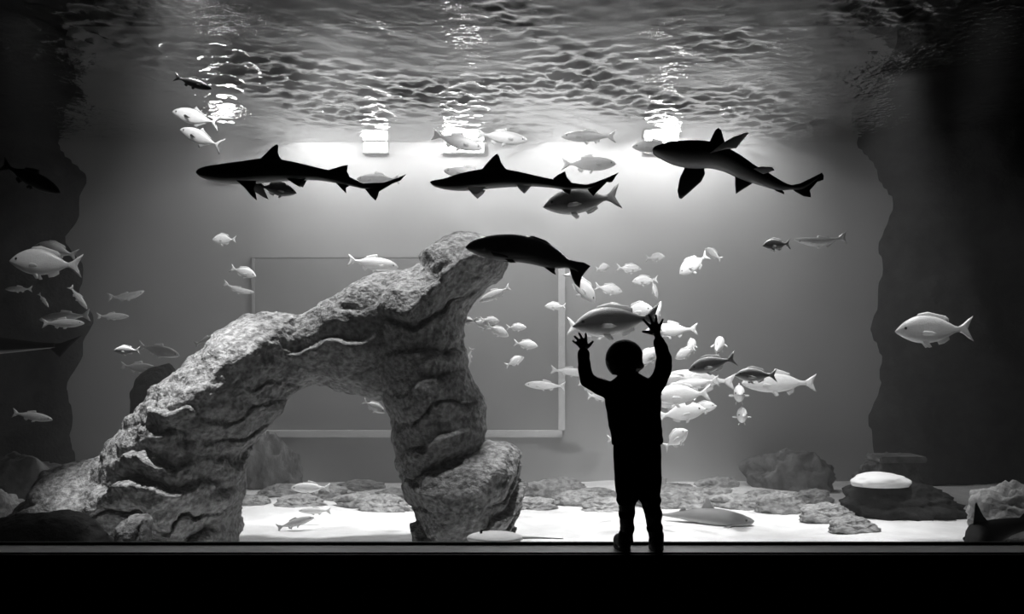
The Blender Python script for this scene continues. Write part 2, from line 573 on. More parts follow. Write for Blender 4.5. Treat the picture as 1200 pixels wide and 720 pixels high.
def rock_mesh(name, outline, Y, T, R, seed, step=0.035, voxel=0.02, rough=0.06, tilt=0.2, strata=0.05, layer=4.2):
    """a rock mass of true thickness with the given outline at distance Y"""
    poly = [(P(x, y, Y).x, P(x, y, Y).z) for x, y in outline]
    xs = np.array([p[0] for p in poly])
    zs = np.array([p[1] for p in poly])
    gx, gz = np.meshgrid(np.arange(xs.min() - step, xs.max() + 2 * step, step),
                         np.arange(zs.min() - step, zs.max() + 2 * step, step))
    ins = inside(poly, gx, gz)
    d, bx, bz = edge_dist(poly, gx, gz)
    ny_, nx_ = gx.shape
    cell = ins[:-1, :-1] & ins[1:, :-1] & ins[:-1, 1:] & ins[1:, 1:]
    cnt = np.zeros(gx.shape, int)
    cnt[:-1, :-1] += cell
    cnt[1:, :-1] += cell
    cnt[:-1, 1:] += cell
    cnt[1:, 1:] += cell
    border = (cnt > 0) & (cnt < 4)
    gx = np.where(border, bx, gx)
    gz = np.where(border, bz, gz)
    d = np.where(border, 0, d)
    u = np.clip(d / R, 0, 1)
    h = T * (1 - (1 - u) ** 1.7) ** (1 / 1.6)
    idx = {}
    verts, faces = [], []

    def vid(j, i, s):
        key = (j, i, 0 if border[j, i] else s)
        if key not in idx:
            idx[key] = len(verts)
            mid = 0.12 * noise.noise(Vector((gx[j, i] * 0.8 + seed, gz[j, i] * 0.8, seed)))
            verts.append((gx[j, i], Y + mid + (0 if border[j, i] else s * h[j, i]), gz[j, i]))
        return idx[key]
    for j, i in zip(*np.nonzero(cell)):
        a = [(j, i), (j, i + 1), (j + 1, i + 1), (j + 1, i)]
        faces.append([vid(*q, -1) for q in a])
        faces.append([vid(*q, 1) for q in reversed(a)])
    me = bpy.data.meshes.new('tmp')
    me.from_pydata(verts, [], faces)
    bm = bmesh.new()
    bm.from_mesh(me)
    bpy.data.meshes.remove(me)
    bmesh.ops.recalc_face_normals(bm, faces=bm.faces)
    me = remeshed(bm, voxel, 2)
    n = len(me.vertices)
    nrm = [v.normal.copy() for v in me.vertices]
    so = Vector((seed * 3.1, seed * 1.7, seed))
    for v, nn in zip(me.vertices, nrm):
        c = v.co
        w = c + so
        big = noise.noise(w * 1.5) * 1.0 + noise.noise(w * 3.4) * 0.6
        # angular facets: distance to the nearest of scattered cells
        vd = noise.voronoi(Vector((w.x * 2.2, w.y * 2.2, w.z * 3.4)))[0]
        facet = (vd[1] - vd[0])
        vd2 = noise.voronoi(Vector((w.x * 6.0, w.y * 6.0, w.z * 9.0)))[0]
        facet2 = (vd2[1] - vd2[0])
        crag = noise.ridged_multi_fractal(w * 2.6, 0.9, 2.1, 5, 1.0, 2.0) - 1.2
        med = noise.noise(w * 9.0) * 0.5 + noise.noise(w * 19.0) * 0.4 + noise.noise(w * 38.0) * 0.3
        # bedding: broken ledges that overhang one another
        s = (c.z + tilt * c.x + 0.34 * noise.noise(w * 0.9) + 0.16 * noise.noise(w * 2.7) + 0.05 * noise.noise(w * 8)) * layer
        fr = s - math.floor(s)
        led = (fr ** 0.5 if fr < 0.88 else (1 - fr) / 0.12 * 0.94)
        hard = noise.cell(Vector((math.floor(s) * 1.7, seed, 0)))
        patch = max(0.0, min(1.0, 0.5 + 2.2 * noise.noise(w * 1.3 + Vector((9, 0, 0)))))
        side = max(0.0, 1 - abs(nn.z))
        v.co = c + nn * (rough * big + rough * 0.4 * crag + 0.55 * rough * med + 0.03 * min(facet, 0.5) + 0.022 * min(facet2, 0.4) - 0.015) \
            + Vector((nn.x * 0.45, nn.y, 0)) * ((led - 0.5 + 0.6 * hard) * strata * patch * (0.3 + side))
    # keep the mass standing on the sand
    me.name = name
    me.update()
    return me


# the arch: four rock masses grown together
arch = empty('rock_arch', (P(300, 0, 7.3).x, 7.3, SAND_Z))
tag(arch, 'big layered rock arch with a wide opening standing on the sand', 'rock')


def rock_part(name, me, mat, parent):
    off = Vector(parent.location)
    me.transform(Matrix.Translation(-off))
    return link(name, me, mat, parent)


rock_part('boulder', rock_mesh('arch_left', [
    (-25, 652), (-8, 632), (8, 612), (22, 598), (40, 584), (46, 565), (57, 550), (90, 538), (122, 529), (137, 508),
    (166, 480), (178, 464), (186, 443), (207, 428), (237, 407), (252, 388), (272, 378), (300, 371), (352, 366), (372, 400),
    (358, 440), (333, 466), (313, 500), (294, 525), (287, 570), (272, 652)], 7.2, 0.75, 0.55, 1.0, rough=0.05, tilt=-0.12, strata=0.17, layer=4.8), M['rock'], arch)
rock_part('boulder', rock_mesh('arch_span', [
    (300, 373), (332, 368), (362, 361), (387, 348), (430, 324), (470, 315), (500, 309), (525, 330), (520, 400), (480, 465),
    (440, 470), (423, 462), (400, 462), (385, 454), (370, 454), (340, 462), (300, 440), (290, 400)],
    7.35, 0.5, 0.4, 2.0, rough=0.04, tilt=-0.45, strata=0.10, layer=3.2), M['rock'], arch)
rock_part('boulder', rock_mesh('arch_right', [
    (462, 318), (495, 308), (499, 292), (510, 281), (527, 274), (560, 271), (586, 273), (594, 281), (596, 316), (588, 332),
    (564, 348), (547, 366), (541, 385), (547, 410), (552, 440), (565, 462), (572, 500), (570, 535), (530, 562), (478, 577),
    (466, 545), (458, 500), (443, 470), (432, 420), (430, 350)], 7.25, 0.55, 0.45, 3.3, rough=0.035, tilt=-0.3, strata=0.10, layer=3.6), M['rock'], arch)
rock_part('boulder', rock_mesh('arch_foot', [
    (476, 652), (487, 600), (477, 577), (471, 557), (500, 533), (530, 521), (575, 516), (598, 516), (610, 527), (614, 550),
    (610, 585), (603, 625), (600, 652)], 7.15, 0.62, 0.4, 4.6, rough=0.03, tilt=-0.5, strata=0.14, layer=5.0), M['rock'], arch)

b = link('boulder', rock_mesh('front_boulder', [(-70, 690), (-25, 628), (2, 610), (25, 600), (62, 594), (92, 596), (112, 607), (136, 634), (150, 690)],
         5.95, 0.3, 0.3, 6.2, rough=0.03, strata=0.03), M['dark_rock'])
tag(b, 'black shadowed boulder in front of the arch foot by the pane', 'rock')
b = link('boulder', rock_mesh('small_boulder', [(136, 688), (136, 630), (138, 614), (153, 604), (172, 600), (181, 607), (179, 640), (187, 688)],
         6.0, 0.14, 0.14, 7.7, step=0.02, voxel=0.014, rough=0.012, strata=0.02), M['rock'])
tag(b, 'small pale speckled rock tucked beside the black boulder', 'rock')
b = link('boulder', rock_mesh('back_knob', [(150, 500), (158, 455), (164, 440), (180, 428), (205, 424), (215, 450), (205, 500)],
         7.75, 0.25, 0.18, 8.8, step=0.02, voxel=0.02, rough=0.012, strata=0.02), M['dark_rock'])
b.name = 'knob'
b.data.transform(Matrix.Translation(-Vector(arch.location)))
b.parent = arch


def lump(name, sx, sy, sz, seed, sub=5, rough=0.34):
    bm = bmesh.new()
    bmesh.ops.create_icosphere(bm, subdivisions=sub, radius=1.0)
    for v in bm.verts:
        c = v.co.copy()
        w = c * 1.1 + Vector((seed, seed * 2.3, -seed))
        k = 1 + rough * noise.noise(w) + rough * 0.5 * noise.noise(w * 2.7) + rough * 0.35 * noise.noise(w * 6) + rough * 0.2 * noise.noise(w * 14)
        st = math.sin((c.z + 0.3 * noise.noise(w * 2)) * 13) * 0.035 * (1 - abs(c.z))
        c = c * k
        c.x *= 1 + st
        c.y *= 1 + st
        if c.z < -0.35:
            c.z = -0.35 + (c.z + 0.35) * 0.15
        v.co = Vector((c.x * sx, c.y * sy, (c.z + 0.4) * sz))
    me = bpy.data.meshes.new(name)
    bm.to_mesh(me)
    bm.free()
    for p in me.polygons:
        p.use_smooth = True
    return me


LUMPS = [lump('rubble_stone', 0.5, 0.35, 0.22, s) for s in (1.3, 5.9, 11.2, 17.7)]


def on_sand(px, Y):
    return Vector((P(px, 0, Y).x, Y, SAND_Z - 0.03))


random.seed(11)
rub_spots = []
for i, (px, Y) in enumerate([(292, 9.3), (330, 9.9), (352, 9.2), (388, 9.75), (425, 9.3), (462, 9.8), (450, 9.0), (628, 9.2), (640, 10.0), (672, 9.45), (700, 9.95),
                             (712, 9.15), (772, 9.3), (790, 9.9), (812, 9.25), (838, 9.75), (862, 9.2), (893, 9.6), (915, 9.0), (952, 9.5), (252, 10.4),
                             (420, 10.45), (660, 10.6), (760, 10.55), (842, 10.5)]):
    s = (0.50, 0.57, 0.53, 0.60, 0.52)[i % 5]
    o = link('rubble_stone', LUMPS[i % 4], M['rubble'])
    o.location = on_sand(px, Y)
    o.rotation_euler = (0, 0, random.uniform(-0.4, 0.4) + (math.pi if i % 2 else 0))
    o.scale = (s, s * 0.8, s * (0.75 + 0.4 * random.random()))
    tag(o, 'flat weathered rubble stone on the sand near the rear wall', 'rock', 'rubble stones along the rear wall')
    rub_spots.append(o)

# single boulders on the right and left
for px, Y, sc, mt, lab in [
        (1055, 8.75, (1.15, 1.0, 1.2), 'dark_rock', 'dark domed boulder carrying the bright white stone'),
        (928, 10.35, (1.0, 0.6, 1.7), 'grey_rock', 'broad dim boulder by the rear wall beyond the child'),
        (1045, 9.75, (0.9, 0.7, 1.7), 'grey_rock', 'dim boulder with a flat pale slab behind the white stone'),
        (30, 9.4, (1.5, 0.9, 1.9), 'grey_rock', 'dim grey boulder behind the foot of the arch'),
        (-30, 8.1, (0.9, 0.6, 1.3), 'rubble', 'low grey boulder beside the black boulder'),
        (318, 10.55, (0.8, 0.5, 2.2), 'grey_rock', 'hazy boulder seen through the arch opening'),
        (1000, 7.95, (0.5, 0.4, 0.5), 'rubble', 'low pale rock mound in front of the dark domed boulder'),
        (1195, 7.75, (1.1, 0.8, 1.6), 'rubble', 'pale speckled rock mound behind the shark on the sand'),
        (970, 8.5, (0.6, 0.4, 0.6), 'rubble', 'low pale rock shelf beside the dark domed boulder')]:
    o = link('boulder', LUMPS[(int(abs(px)) // 7) % 4].copy(), None)
    o.data.materials.clear()
    o.data.materials.append(M[mt])
    o.location = on_sand(px, Y)
    o.rotation_euler = (0, 0, 0.4 * math.sin(px))
    o.scale = sc
    tag(o, lab, 'rock')
# bright white stone
o = link('white_stone', lump('white_stone', 0.285, 0.2, 0.10, 3.7, 4, 0.10), M['white_stone'])
o.location = P(1031, 570, 8.65)
tag(o, 'bright white smooth domed stone resting on a dark boulder', 'stone')
o = link('slab', box_mesh('slab', -0.26, 0.26, -0.2, 0.2, -0.035, 0.035, 0.015), M['grey_rock'])
o.location = P(1050, 537, 9.6)
tag(o, 'flat pale slab on the dim boulder', 'rock')

# ------------------------------------------------------------------ fish builders


def smooth_path(pts, n):
    """Catmull-Rom resampling of rows of numbers"""
    a = np.array(pts, float)
    a = np.vstack([2 * a[0] - a[1], a, 2 * a[-1] - a[-2]])
    m = len(pts) - 1
    res = []
    for k in range(n):
        t = k / (n - 1) * m
        i = min(int(t), m - 1)
        f = t - i
        p0, p1, p2, p3 = a[i], a[i + 1], a[i + 2], a[i + 3]
        res.append(0.5 * ((2 * p1) + (-p0 + p2) * f + (2 * p0 - 5 * p1 + 4 * p2 - p3) * f * f + (-p0 + 3 * p1 - 3 * p2 + p3) * f ** 3))
    return np.array(res)


def slab(verts, faces, pts, th):
    """thin fin blade: 3-D outline, thick in the middle, sharp at the rim"""
    pts = [Vector(p) for p in pts]
    n = len(pts)
    c = sum(pts, Vector()) / n
    nr = Vector()
    for i in range(n):
        nr += (pts[i] - c).cross(pts[(i + 1) % n] - c)
    nr.normalize()
    b0 = len(verts)
    for p in pts:
        verts.append(p)
    for s in (1, -1):
        for p in pts:
            verts.append(c + (p - c) * 0.72 + nr * th * s)
    for s in (0, 1):
        o = b0 + n + s * n
        faces.append([o + i for i in range(n)] if s == 0 else [o + i for i in reversed(range(n))])
        for i in range(n):
            j = (i + 1) % n
            q = [b0 + i, b0 + j, o + j, o + i]
            faces.append(q if s == 0 else list(reversed(q)))


def smooth_outline(pts, k=3):
    """closed outline, corners kept but sides subdivided a little"""
    return pts


def loft(rows, seg=16, n=26, flat=0.0):
    """rows: x, y, ztop, zbottom, halfwidth (nose first). One closed skin."""
    r = smooth_path(rows, n)
    verts, faces = [], []
    for x, y, zt, zb, hw in r:
        zc, hh = (zt + zb) / 2, max((zt - zb) / 2, 1e-4)
        hw = max(hw, 1e-4)
        for s in range(seg):
            a = 2 * math.pi * s / seg
            verts.append(Vector((x, y + hw * math.cos(a), zc + hh * math.sin(a))))
    for i in range(n - 1):
        for s in range(seg):
            q = (s + 1) % seg
            faces.append([i * seg + s, i * seg + q, (i + 1) * seg + q, (i + 1) * seg + s])
    faces.append([s for s in reversed(range(seg))])
    faces.append([(n - 1) * seg + s for s in range(seg)])
    return verts, faces


def eye_mesh(r):
    bm = bmesh.new()
    bmesh.ops.create_uvsphere(bm, u_segments=10, v_segments=6, radius=r)
    me = bpy.data.meshes.new('eye')
    bm.to_mesh(me)
    bm.free()
    for p in me.polygons:
        p.use_smooth = True
    return me


def mk(name, verts, faces, mat, n=0, seg=16, roll=0.0):
    me = mesh_from(name, verts, faces)
    at = me.attributes.new('up', 'FLOAT', 'POINT')
    for i in range(len(me.vertices)):
        at.data[i].value = math.sin(2 * math.pi * (i % seg) / seg + roll) if i < n * seg else 0.25
    me.materials.append(mat)
    return me


def fish_kind(rows, tail, fins, eye, mat, finm, tail_th=0.008):
    """meshes of one kind of fish of unit length: [(part name, mesh, location)]"""
    v, f = loft(rows)
    slab(v, f, tail, tail_th)
    parts = [('body', mk('fish_body', v, f, mat, 26, 16), (0, 0, 0))]
    for nm, pts, fm in fins:
        v, f = [], []
        slab(v, f, pts, 0.006)
        parts.append((nm, mk('fish_' + nm, v, f, fm or finm), (0, 0, 0)))
    ex, ey, ez, er = eye
    em = eye_mesh(er)
    em.materials.append(M['eye'])
    for s in (1, -1):
        parts.append(('eye', em, (ex, ey * s, ez)))
    return parts


def bream(mat, finm, deep=1.0):
    d = deep
    rows = [(.50, 0, .004, -.012, .004), (.46, 0, .045 * d, -.045 * d, .03), (.38, 0, .115 * d, -.095 * d, .052), (.25, 0, .178 * d, -.148 * d, .07),
            (.10, 0, .192 * d, -.165 * d, .072), (-.06, 0, .155 * d, -.140 * d, .058), (-.18, 0, .095 * d, -.09 * d, .036),
            (-.27, 0, .042, -.042, .018), (-.33, 0, .034, -.034, .010)]
    tail = [(-.30, 0, .03), (-.36, 0, .06), (-.43, 0, .12), (-.50, 0, .165), (-.455, 0, .07), (-.425, 0, 0), (-.455, 0, -.07), (-.50, 0, -.165),
            (-.43, 0, -.12), (-.36, 0, -.06), (-.30, 0, -.03)]
    fins = [('dorsal_fin', [(.24, 0, .165 * d), (.20, 0, .215 * d), (.08, 0, .235 * d), (-.05, 0, .20 * d), (-.15, 0, .175 * d), (-.19, 0, .135 * d),
                            (-.185, 0, .075 * d), (-.02, 0, .13 * d), (.12, 0, .17 * d)], None),
            ('anal_fin', [(-.02, 0, -.125 * d), (-.05, 0, -.19 * d), (-.12, 0, -.175 * d), (-.19, 0, -.13 * d), (-.18, 0, -.07 * d), (-.1, 0, -.10 * d)], None)]
    for s in (1, -1):
        fins.append(('pectoral_fin', [(.20, s * .066, -.035), (.17, s * .085, -.01), (.08, s * .125, -.02), (.02, s * .14, -.055), (.09, s * .11, -.07), (.19, s * .068, -.06)], None))
        fins.append(('pelvic_fin', [(.17, s * .03, -.145 * d), (.10, s * .045, -.225 * d), (.06, s * .05, -.215 * d), (.09, s * .03, -.15 * d)], None))
    return fish_kind(rows, tail, fins, (.385, .046, .035, .018), mat, finm)


def slim(mat, finm, h=1.0, bend=0.0):
    def B(x):
        return bend * (x - 0.1) ** 2
    rows = [(.50, 0, .002, -.008, .004), (.46, 0, .03 * h, -.03 * h, .025), (.36, 0, .065 * h, -.06 * h, .05), (.2, 0, .088 * h, -.085 * h, .064),
            (.02, 0, .086 * h, -.086 * h, .06), (-.14, 0, .066 * h, -.066 * h, .045), (-.27, 0, .036, -.036, .022), (-.36, 0, .027, -.027, .012)]
    rows = [(x, y, a + B(x), b_ + B(x), w) for x, y, a, b_, w in rows]
    q = B(-.42)
    tail = [(-.34, 0, .024 + q), (-.41, 0, .07 + q), (-.50, 0, .125 + q), (-.47, 0, .05 + q), (-.45, 0, q), (-.47, 0, -.05 + q), (-.50, 0, -.125 + q),
            (-.41, 0, -.07 + q), (-.34, 0, -.024 + q)]
    fins = [('dorsal_fin', [(.10, 0, .07 * h + B(.1)), (.06, 0, .13 * h + B(.1)), (-.03, 0, .115 * h), (-.14, 0, .09 * h + B(-.14)), (-.16, 0, .045 * h + B(-.16))], None),
            ('anal_fin', [(-.08, 0, -.065 * h), (-.13, 0, -.115 * h + B(-.13)), (-.20, 0, -.085 * h + B(-.2)), (-.2, 0, -.04 * h + B(-.2))], None)]
    for s in (1, -1):
        fins.append(('pectoral_fin', [(.24, s * .055, -.02), (.21, s * .07, .0), (.12, s * .105, -.02), (.14, s * .09, -.045), (.23, s * .056, -.045)], None))
        fins.append(('pelvic_fin', [(.10, s * .025, -.075 * h), (.04, s * .035, -.125 * h), (.01, s * .035, -.11 * h), (.03, s * .02, -.078 * h)], None))
    return fish_kind(rows, tail, fins, (.41, .037, .014, .014), mat, finm)


def pompano(mat, finm):
    rows = [(.50, 0, .0, -.012, .004), (.465, 0, .05, -.04, .025), (.38, 0, .105, -.085, .045), (.24, 0, .15, -.135, .058), (.08, 0, .155, -.15, .058),
            (-.08, 0, .11, -.115, .045), (-.20, 0, .055, -.06, .026), (-.29, 0, .022, -.024, .014), (-.34, 0, .016, -.018, .009)]
    tail = [(-.31, 0, .016), (-.38, 0, .085), (-.47, 0, .17), (-.50, 0, .19), (-.45, 0, .08), (-.39, 0, 0), (-.45, 0, -.08), (-.50, 0, -.19), (-.47, 0, -.17),
            (-.38, 0, -.085), (-.31, 0, -.016)]
    fins = [('dorsal_fin', [(.12, 0, .14), (.05, 0, .225), (.0, 0, .175), (-.1, 0, .125), (-.2, 0, .08), (-.22, 0, .045), (-.08, 0, .10)], None),
            ('anal_fin', [(.04, 0, -.14), (-.03, 0, -.225), (-.07, 0, -.165), (-.15, 0, -.11), (-.22, 0, -.075), (-.22, 0, -.045), (-.08, 0, -.10)], None)]
    for s in (1, -1):
        fins.append(('pectoral_fin', [(.24, s * .055, -.02), (.2, s * .07, .0), (.07, s * .10, -.05), (.12, s * .08, -.06), (.22, s * .056, -.05)], M['dark_fin']))
    return fish_kind(rows, tail, fins, (.41, .038, .02, .016), mat, finm)


KINDS = {
    'bream': bream(M['bream'], M['fin']),
    'round': bream(M['bream'], M['fin'], 1.22),
    'rimbream': bream(M['rim_bream'], M['fin'], 0.92),
    'slim': slim(M['slim'], M['fin'], 1.15),
    'kob': slim(M['slim'], M['fin'], 1.45),
    'arc': slim(M['slim'], M['fin'], 1.0, 0.35),
    'pompano': pompano(M['bream'], M['fin']),
    'shadow': slim(M['dark_fish'], M['dark_fin'], 1.3),
}


def fish(name, kind, x, y, length, Y, side, label, yaw=0.0, pitch=0.0, roll=0.0, group=None, fat=1.0):
    """one fish: pixel centre, true pixel length, distance, heading; yaw > 0 turns the head away"""
    if Y == 7.75:           # these keep just before the light; their skin carries part of the bright rim
        Y = 7.0
    elif 6.4 <= Y < 7.7:      # the lit fish keep to the lamps' light over the middle of the tank
        Y += 1.15
    L = length * Y / F
    r = empty(name, P(x, y, Y))
    yw = math.radians(yaw) if side == 'R' else math.pi - math.radians(yaw)
    r.rotation_euler = (Matrix.Rotation(yw, 3, 'Z') @ Matrix.Rotation(-math.radians(pitch), 3, 'Y') @ Matrix.Rotation(math.radians(roll), 3, 'X')).to_euler()
    r.scale = (L, L * fat, L)
    for nm, me, loc in KINDS[kind]:
        link(nm, me, None, r, loc)
    tag(r, label, 'fish', group)
    return r


# ------------------------------------------------------------------ sharks and the large dark fish


def traced(name, label, cat, Y, rows, tail, fins, eye, mat, finm, s0=1.0, off=(0, 0), n=40, roll=0.0):
    """an animal drawn at pixel scale: rows are x, y(depth px), top, bottom, halfwidth"""
    k = Y / F

    def W(x, d, y):
        return Vector(((x * s0 + off[0] - 600) * k, Y + d * s0 * k, CZ + (HOR - (y * s0 + off[1])) * k))
    cx = sum(r[0] for r in rows) / len(rows)
    cy = sum((r[2] + r[3]) / 2 for r in rows) / len(rows)
    C = W(cx, 0, cy)
    R = []
    for x, d, t_, b_, w in rows:
        a, c = W(x, d, t_), W(x, d, b_)
        R.append((a.x - C.x, a.y - C.y, a.z - C.z, c.z - C.z, w * s0 * k))
    v, f = loft(R, 18, n)
    for tl in tail:
        slab(v, f, [W(*p) - C for p in tl], 1.1 * k)
    root = empty(name, C)
    link('body', mk(name + '_body', v, f, mat, n, 18, math.radians(roll)), None, root)
    for nm, pts, fm in fins:
        v, f = [], []
        slab(v, f, [W(*p) - C for p in pts], 1.3 * k)
        link(nm, mk(name + '_' + nm, v, f, fm or finm), None, root)
    em = eye_mesh(eye[3] * s0 * k)
    em.materials.append(M['eye'])
    for s in (1, -1):
        link('eye', em, None, root, W(eye[0], eye[1] * s + eye[4], eye[2]) - C)
    tag(root, label, cat)
    return root


# shark one, pixel rows taken from a 4.615x enlargement whose corner is (220,150)
q = 1 / 4.615
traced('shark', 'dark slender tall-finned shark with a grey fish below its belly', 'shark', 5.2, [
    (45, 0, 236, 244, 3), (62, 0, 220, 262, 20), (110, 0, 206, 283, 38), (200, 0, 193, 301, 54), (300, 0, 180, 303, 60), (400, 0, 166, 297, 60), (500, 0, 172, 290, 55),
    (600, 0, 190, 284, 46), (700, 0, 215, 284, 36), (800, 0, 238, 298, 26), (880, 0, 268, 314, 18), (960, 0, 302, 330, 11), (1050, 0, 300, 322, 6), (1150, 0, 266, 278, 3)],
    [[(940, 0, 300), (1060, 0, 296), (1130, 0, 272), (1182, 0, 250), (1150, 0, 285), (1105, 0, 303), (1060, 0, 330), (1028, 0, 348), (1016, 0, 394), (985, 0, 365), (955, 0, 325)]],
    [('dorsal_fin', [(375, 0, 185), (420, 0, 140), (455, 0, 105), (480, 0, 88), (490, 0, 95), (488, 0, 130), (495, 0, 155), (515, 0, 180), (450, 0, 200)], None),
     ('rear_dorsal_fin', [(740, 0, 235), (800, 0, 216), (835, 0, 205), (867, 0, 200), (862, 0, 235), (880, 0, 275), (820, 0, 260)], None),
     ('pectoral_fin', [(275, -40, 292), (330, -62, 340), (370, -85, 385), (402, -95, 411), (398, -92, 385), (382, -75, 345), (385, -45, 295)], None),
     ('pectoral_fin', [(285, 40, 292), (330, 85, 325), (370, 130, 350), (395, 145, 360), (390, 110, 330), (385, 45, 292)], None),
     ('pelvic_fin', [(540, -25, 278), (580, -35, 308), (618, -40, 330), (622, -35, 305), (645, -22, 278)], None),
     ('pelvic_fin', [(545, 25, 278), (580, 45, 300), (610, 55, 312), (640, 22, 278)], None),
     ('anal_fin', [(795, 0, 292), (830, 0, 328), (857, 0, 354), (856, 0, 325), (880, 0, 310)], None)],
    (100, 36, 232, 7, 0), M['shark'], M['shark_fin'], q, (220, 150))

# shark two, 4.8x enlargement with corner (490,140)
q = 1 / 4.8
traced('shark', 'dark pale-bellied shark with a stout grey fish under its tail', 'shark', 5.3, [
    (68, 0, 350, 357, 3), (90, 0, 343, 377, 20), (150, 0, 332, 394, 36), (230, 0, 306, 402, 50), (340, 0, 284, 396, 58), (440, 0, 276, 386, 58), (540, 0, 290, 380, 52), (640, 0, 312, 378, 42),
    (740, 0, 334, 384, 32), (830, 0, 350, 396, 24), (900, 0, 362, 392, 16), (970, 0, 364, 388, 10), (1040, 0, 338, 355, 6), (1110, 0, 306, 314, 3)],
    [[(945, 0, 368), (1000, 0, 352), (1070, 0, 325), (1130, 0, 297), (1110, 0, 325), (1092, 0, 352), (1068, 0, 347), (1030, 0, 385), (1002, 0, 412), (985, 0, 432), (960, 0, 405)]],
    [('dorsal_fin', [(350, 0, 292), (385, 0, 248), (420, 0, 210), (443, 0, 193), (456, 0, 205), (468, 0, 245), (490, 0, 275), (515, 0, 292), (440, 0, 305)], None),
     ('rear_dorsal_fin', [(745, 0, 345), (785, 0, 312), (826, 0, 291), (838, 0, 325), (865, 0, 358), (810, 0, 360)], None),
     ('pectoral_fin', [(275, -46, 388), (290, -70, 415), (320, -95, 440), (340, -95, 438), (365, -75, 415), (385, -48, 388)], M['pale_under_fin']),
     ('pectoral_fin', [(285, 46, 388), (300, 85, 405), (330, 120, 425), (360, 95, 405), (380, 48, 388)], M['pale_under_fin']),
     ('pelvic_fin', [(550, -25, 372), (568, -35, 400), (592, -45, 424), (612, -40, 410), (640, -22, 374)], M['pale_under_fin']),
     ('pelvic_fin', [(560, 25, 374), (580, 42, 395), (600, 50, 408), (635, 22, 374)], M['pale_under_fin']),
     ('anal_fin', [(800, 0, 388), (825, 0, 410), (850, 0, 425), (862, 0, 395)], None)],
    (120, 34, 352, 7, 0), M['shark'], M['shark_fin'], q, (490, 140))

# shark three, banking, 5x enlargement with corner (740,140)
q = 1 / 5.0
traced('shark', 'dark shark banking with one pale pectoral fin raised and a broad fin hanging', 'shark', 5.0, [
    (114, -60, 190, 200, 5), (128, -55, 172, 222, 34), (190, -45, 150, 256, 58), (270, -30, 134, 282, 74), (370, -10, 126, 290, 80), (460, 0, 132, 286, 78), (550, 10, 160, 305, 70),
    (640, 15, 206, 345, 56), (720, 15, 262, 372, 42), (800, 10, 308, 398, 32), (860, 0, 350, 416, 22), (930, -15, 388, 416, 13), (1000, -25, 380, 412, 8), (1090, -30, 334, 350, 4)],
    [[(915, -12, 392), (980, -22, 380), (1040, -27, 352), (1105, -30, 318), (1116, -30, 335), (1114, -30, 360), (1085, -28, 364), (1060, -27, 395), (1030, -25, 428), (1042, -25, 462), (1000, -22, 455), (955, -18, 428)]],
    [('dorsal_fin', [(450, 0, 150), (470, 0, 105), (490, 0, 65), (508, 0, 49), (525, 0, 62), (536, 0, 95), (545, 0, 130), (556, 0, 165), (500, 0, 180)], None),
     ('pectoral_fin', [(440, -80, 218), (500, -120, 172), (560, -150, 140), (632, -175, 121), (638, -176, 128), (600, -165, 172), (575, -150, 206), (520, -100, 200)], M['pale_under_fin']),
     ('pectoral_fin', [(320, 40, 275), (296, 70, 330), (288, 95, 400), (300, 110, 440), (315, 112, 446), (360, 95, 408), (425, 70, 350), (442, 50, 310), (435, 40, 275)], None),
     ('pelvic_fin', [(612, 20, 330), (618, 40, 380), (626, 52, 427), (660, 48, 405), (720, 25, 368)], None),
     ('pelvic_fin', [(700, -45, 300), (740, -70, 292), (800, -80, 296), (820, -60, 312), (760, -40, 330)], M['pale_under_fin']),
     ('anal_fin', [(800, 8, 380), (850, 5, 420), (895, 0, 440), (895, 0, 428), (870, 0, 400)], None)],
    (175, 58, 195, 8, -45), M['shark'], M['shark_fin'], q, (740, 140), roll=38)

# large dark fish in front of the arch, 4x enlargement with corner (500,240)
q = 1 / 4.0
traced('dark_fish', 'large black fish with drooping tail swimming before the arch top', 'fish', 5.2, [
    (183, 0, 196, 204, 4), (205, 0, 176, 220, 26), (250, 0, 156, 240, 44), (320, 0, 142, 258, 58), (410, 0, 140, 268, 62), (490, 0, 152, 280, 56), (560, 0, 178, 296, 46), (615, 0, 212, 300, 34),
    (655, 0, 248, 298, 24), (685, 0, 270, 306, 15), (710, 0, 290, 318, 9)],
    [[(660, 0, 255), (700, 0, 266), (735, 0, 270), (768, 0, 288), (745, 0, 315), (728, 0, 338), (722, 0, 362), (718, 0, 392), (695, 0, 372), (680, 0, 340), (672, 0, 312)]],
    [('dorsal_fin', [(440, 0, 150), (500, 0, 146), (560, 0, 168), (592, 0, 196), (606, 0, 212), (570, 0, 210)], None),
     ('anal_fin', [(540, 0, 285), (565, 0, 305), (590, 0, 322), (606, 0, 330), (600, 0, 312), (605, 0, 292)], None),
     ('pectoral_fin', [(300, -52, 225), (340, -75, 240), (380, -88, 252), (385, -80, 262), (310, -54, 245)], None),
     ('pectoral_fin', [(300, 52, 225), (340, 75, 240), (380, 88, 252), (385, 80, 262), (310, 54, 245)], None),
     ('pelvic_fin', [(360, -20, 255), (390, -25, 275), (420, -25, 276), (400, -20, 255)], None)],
    (228, 34, 192, 6, 0), M['dark_fish'], M['dark_fin'], q, (500, 240))

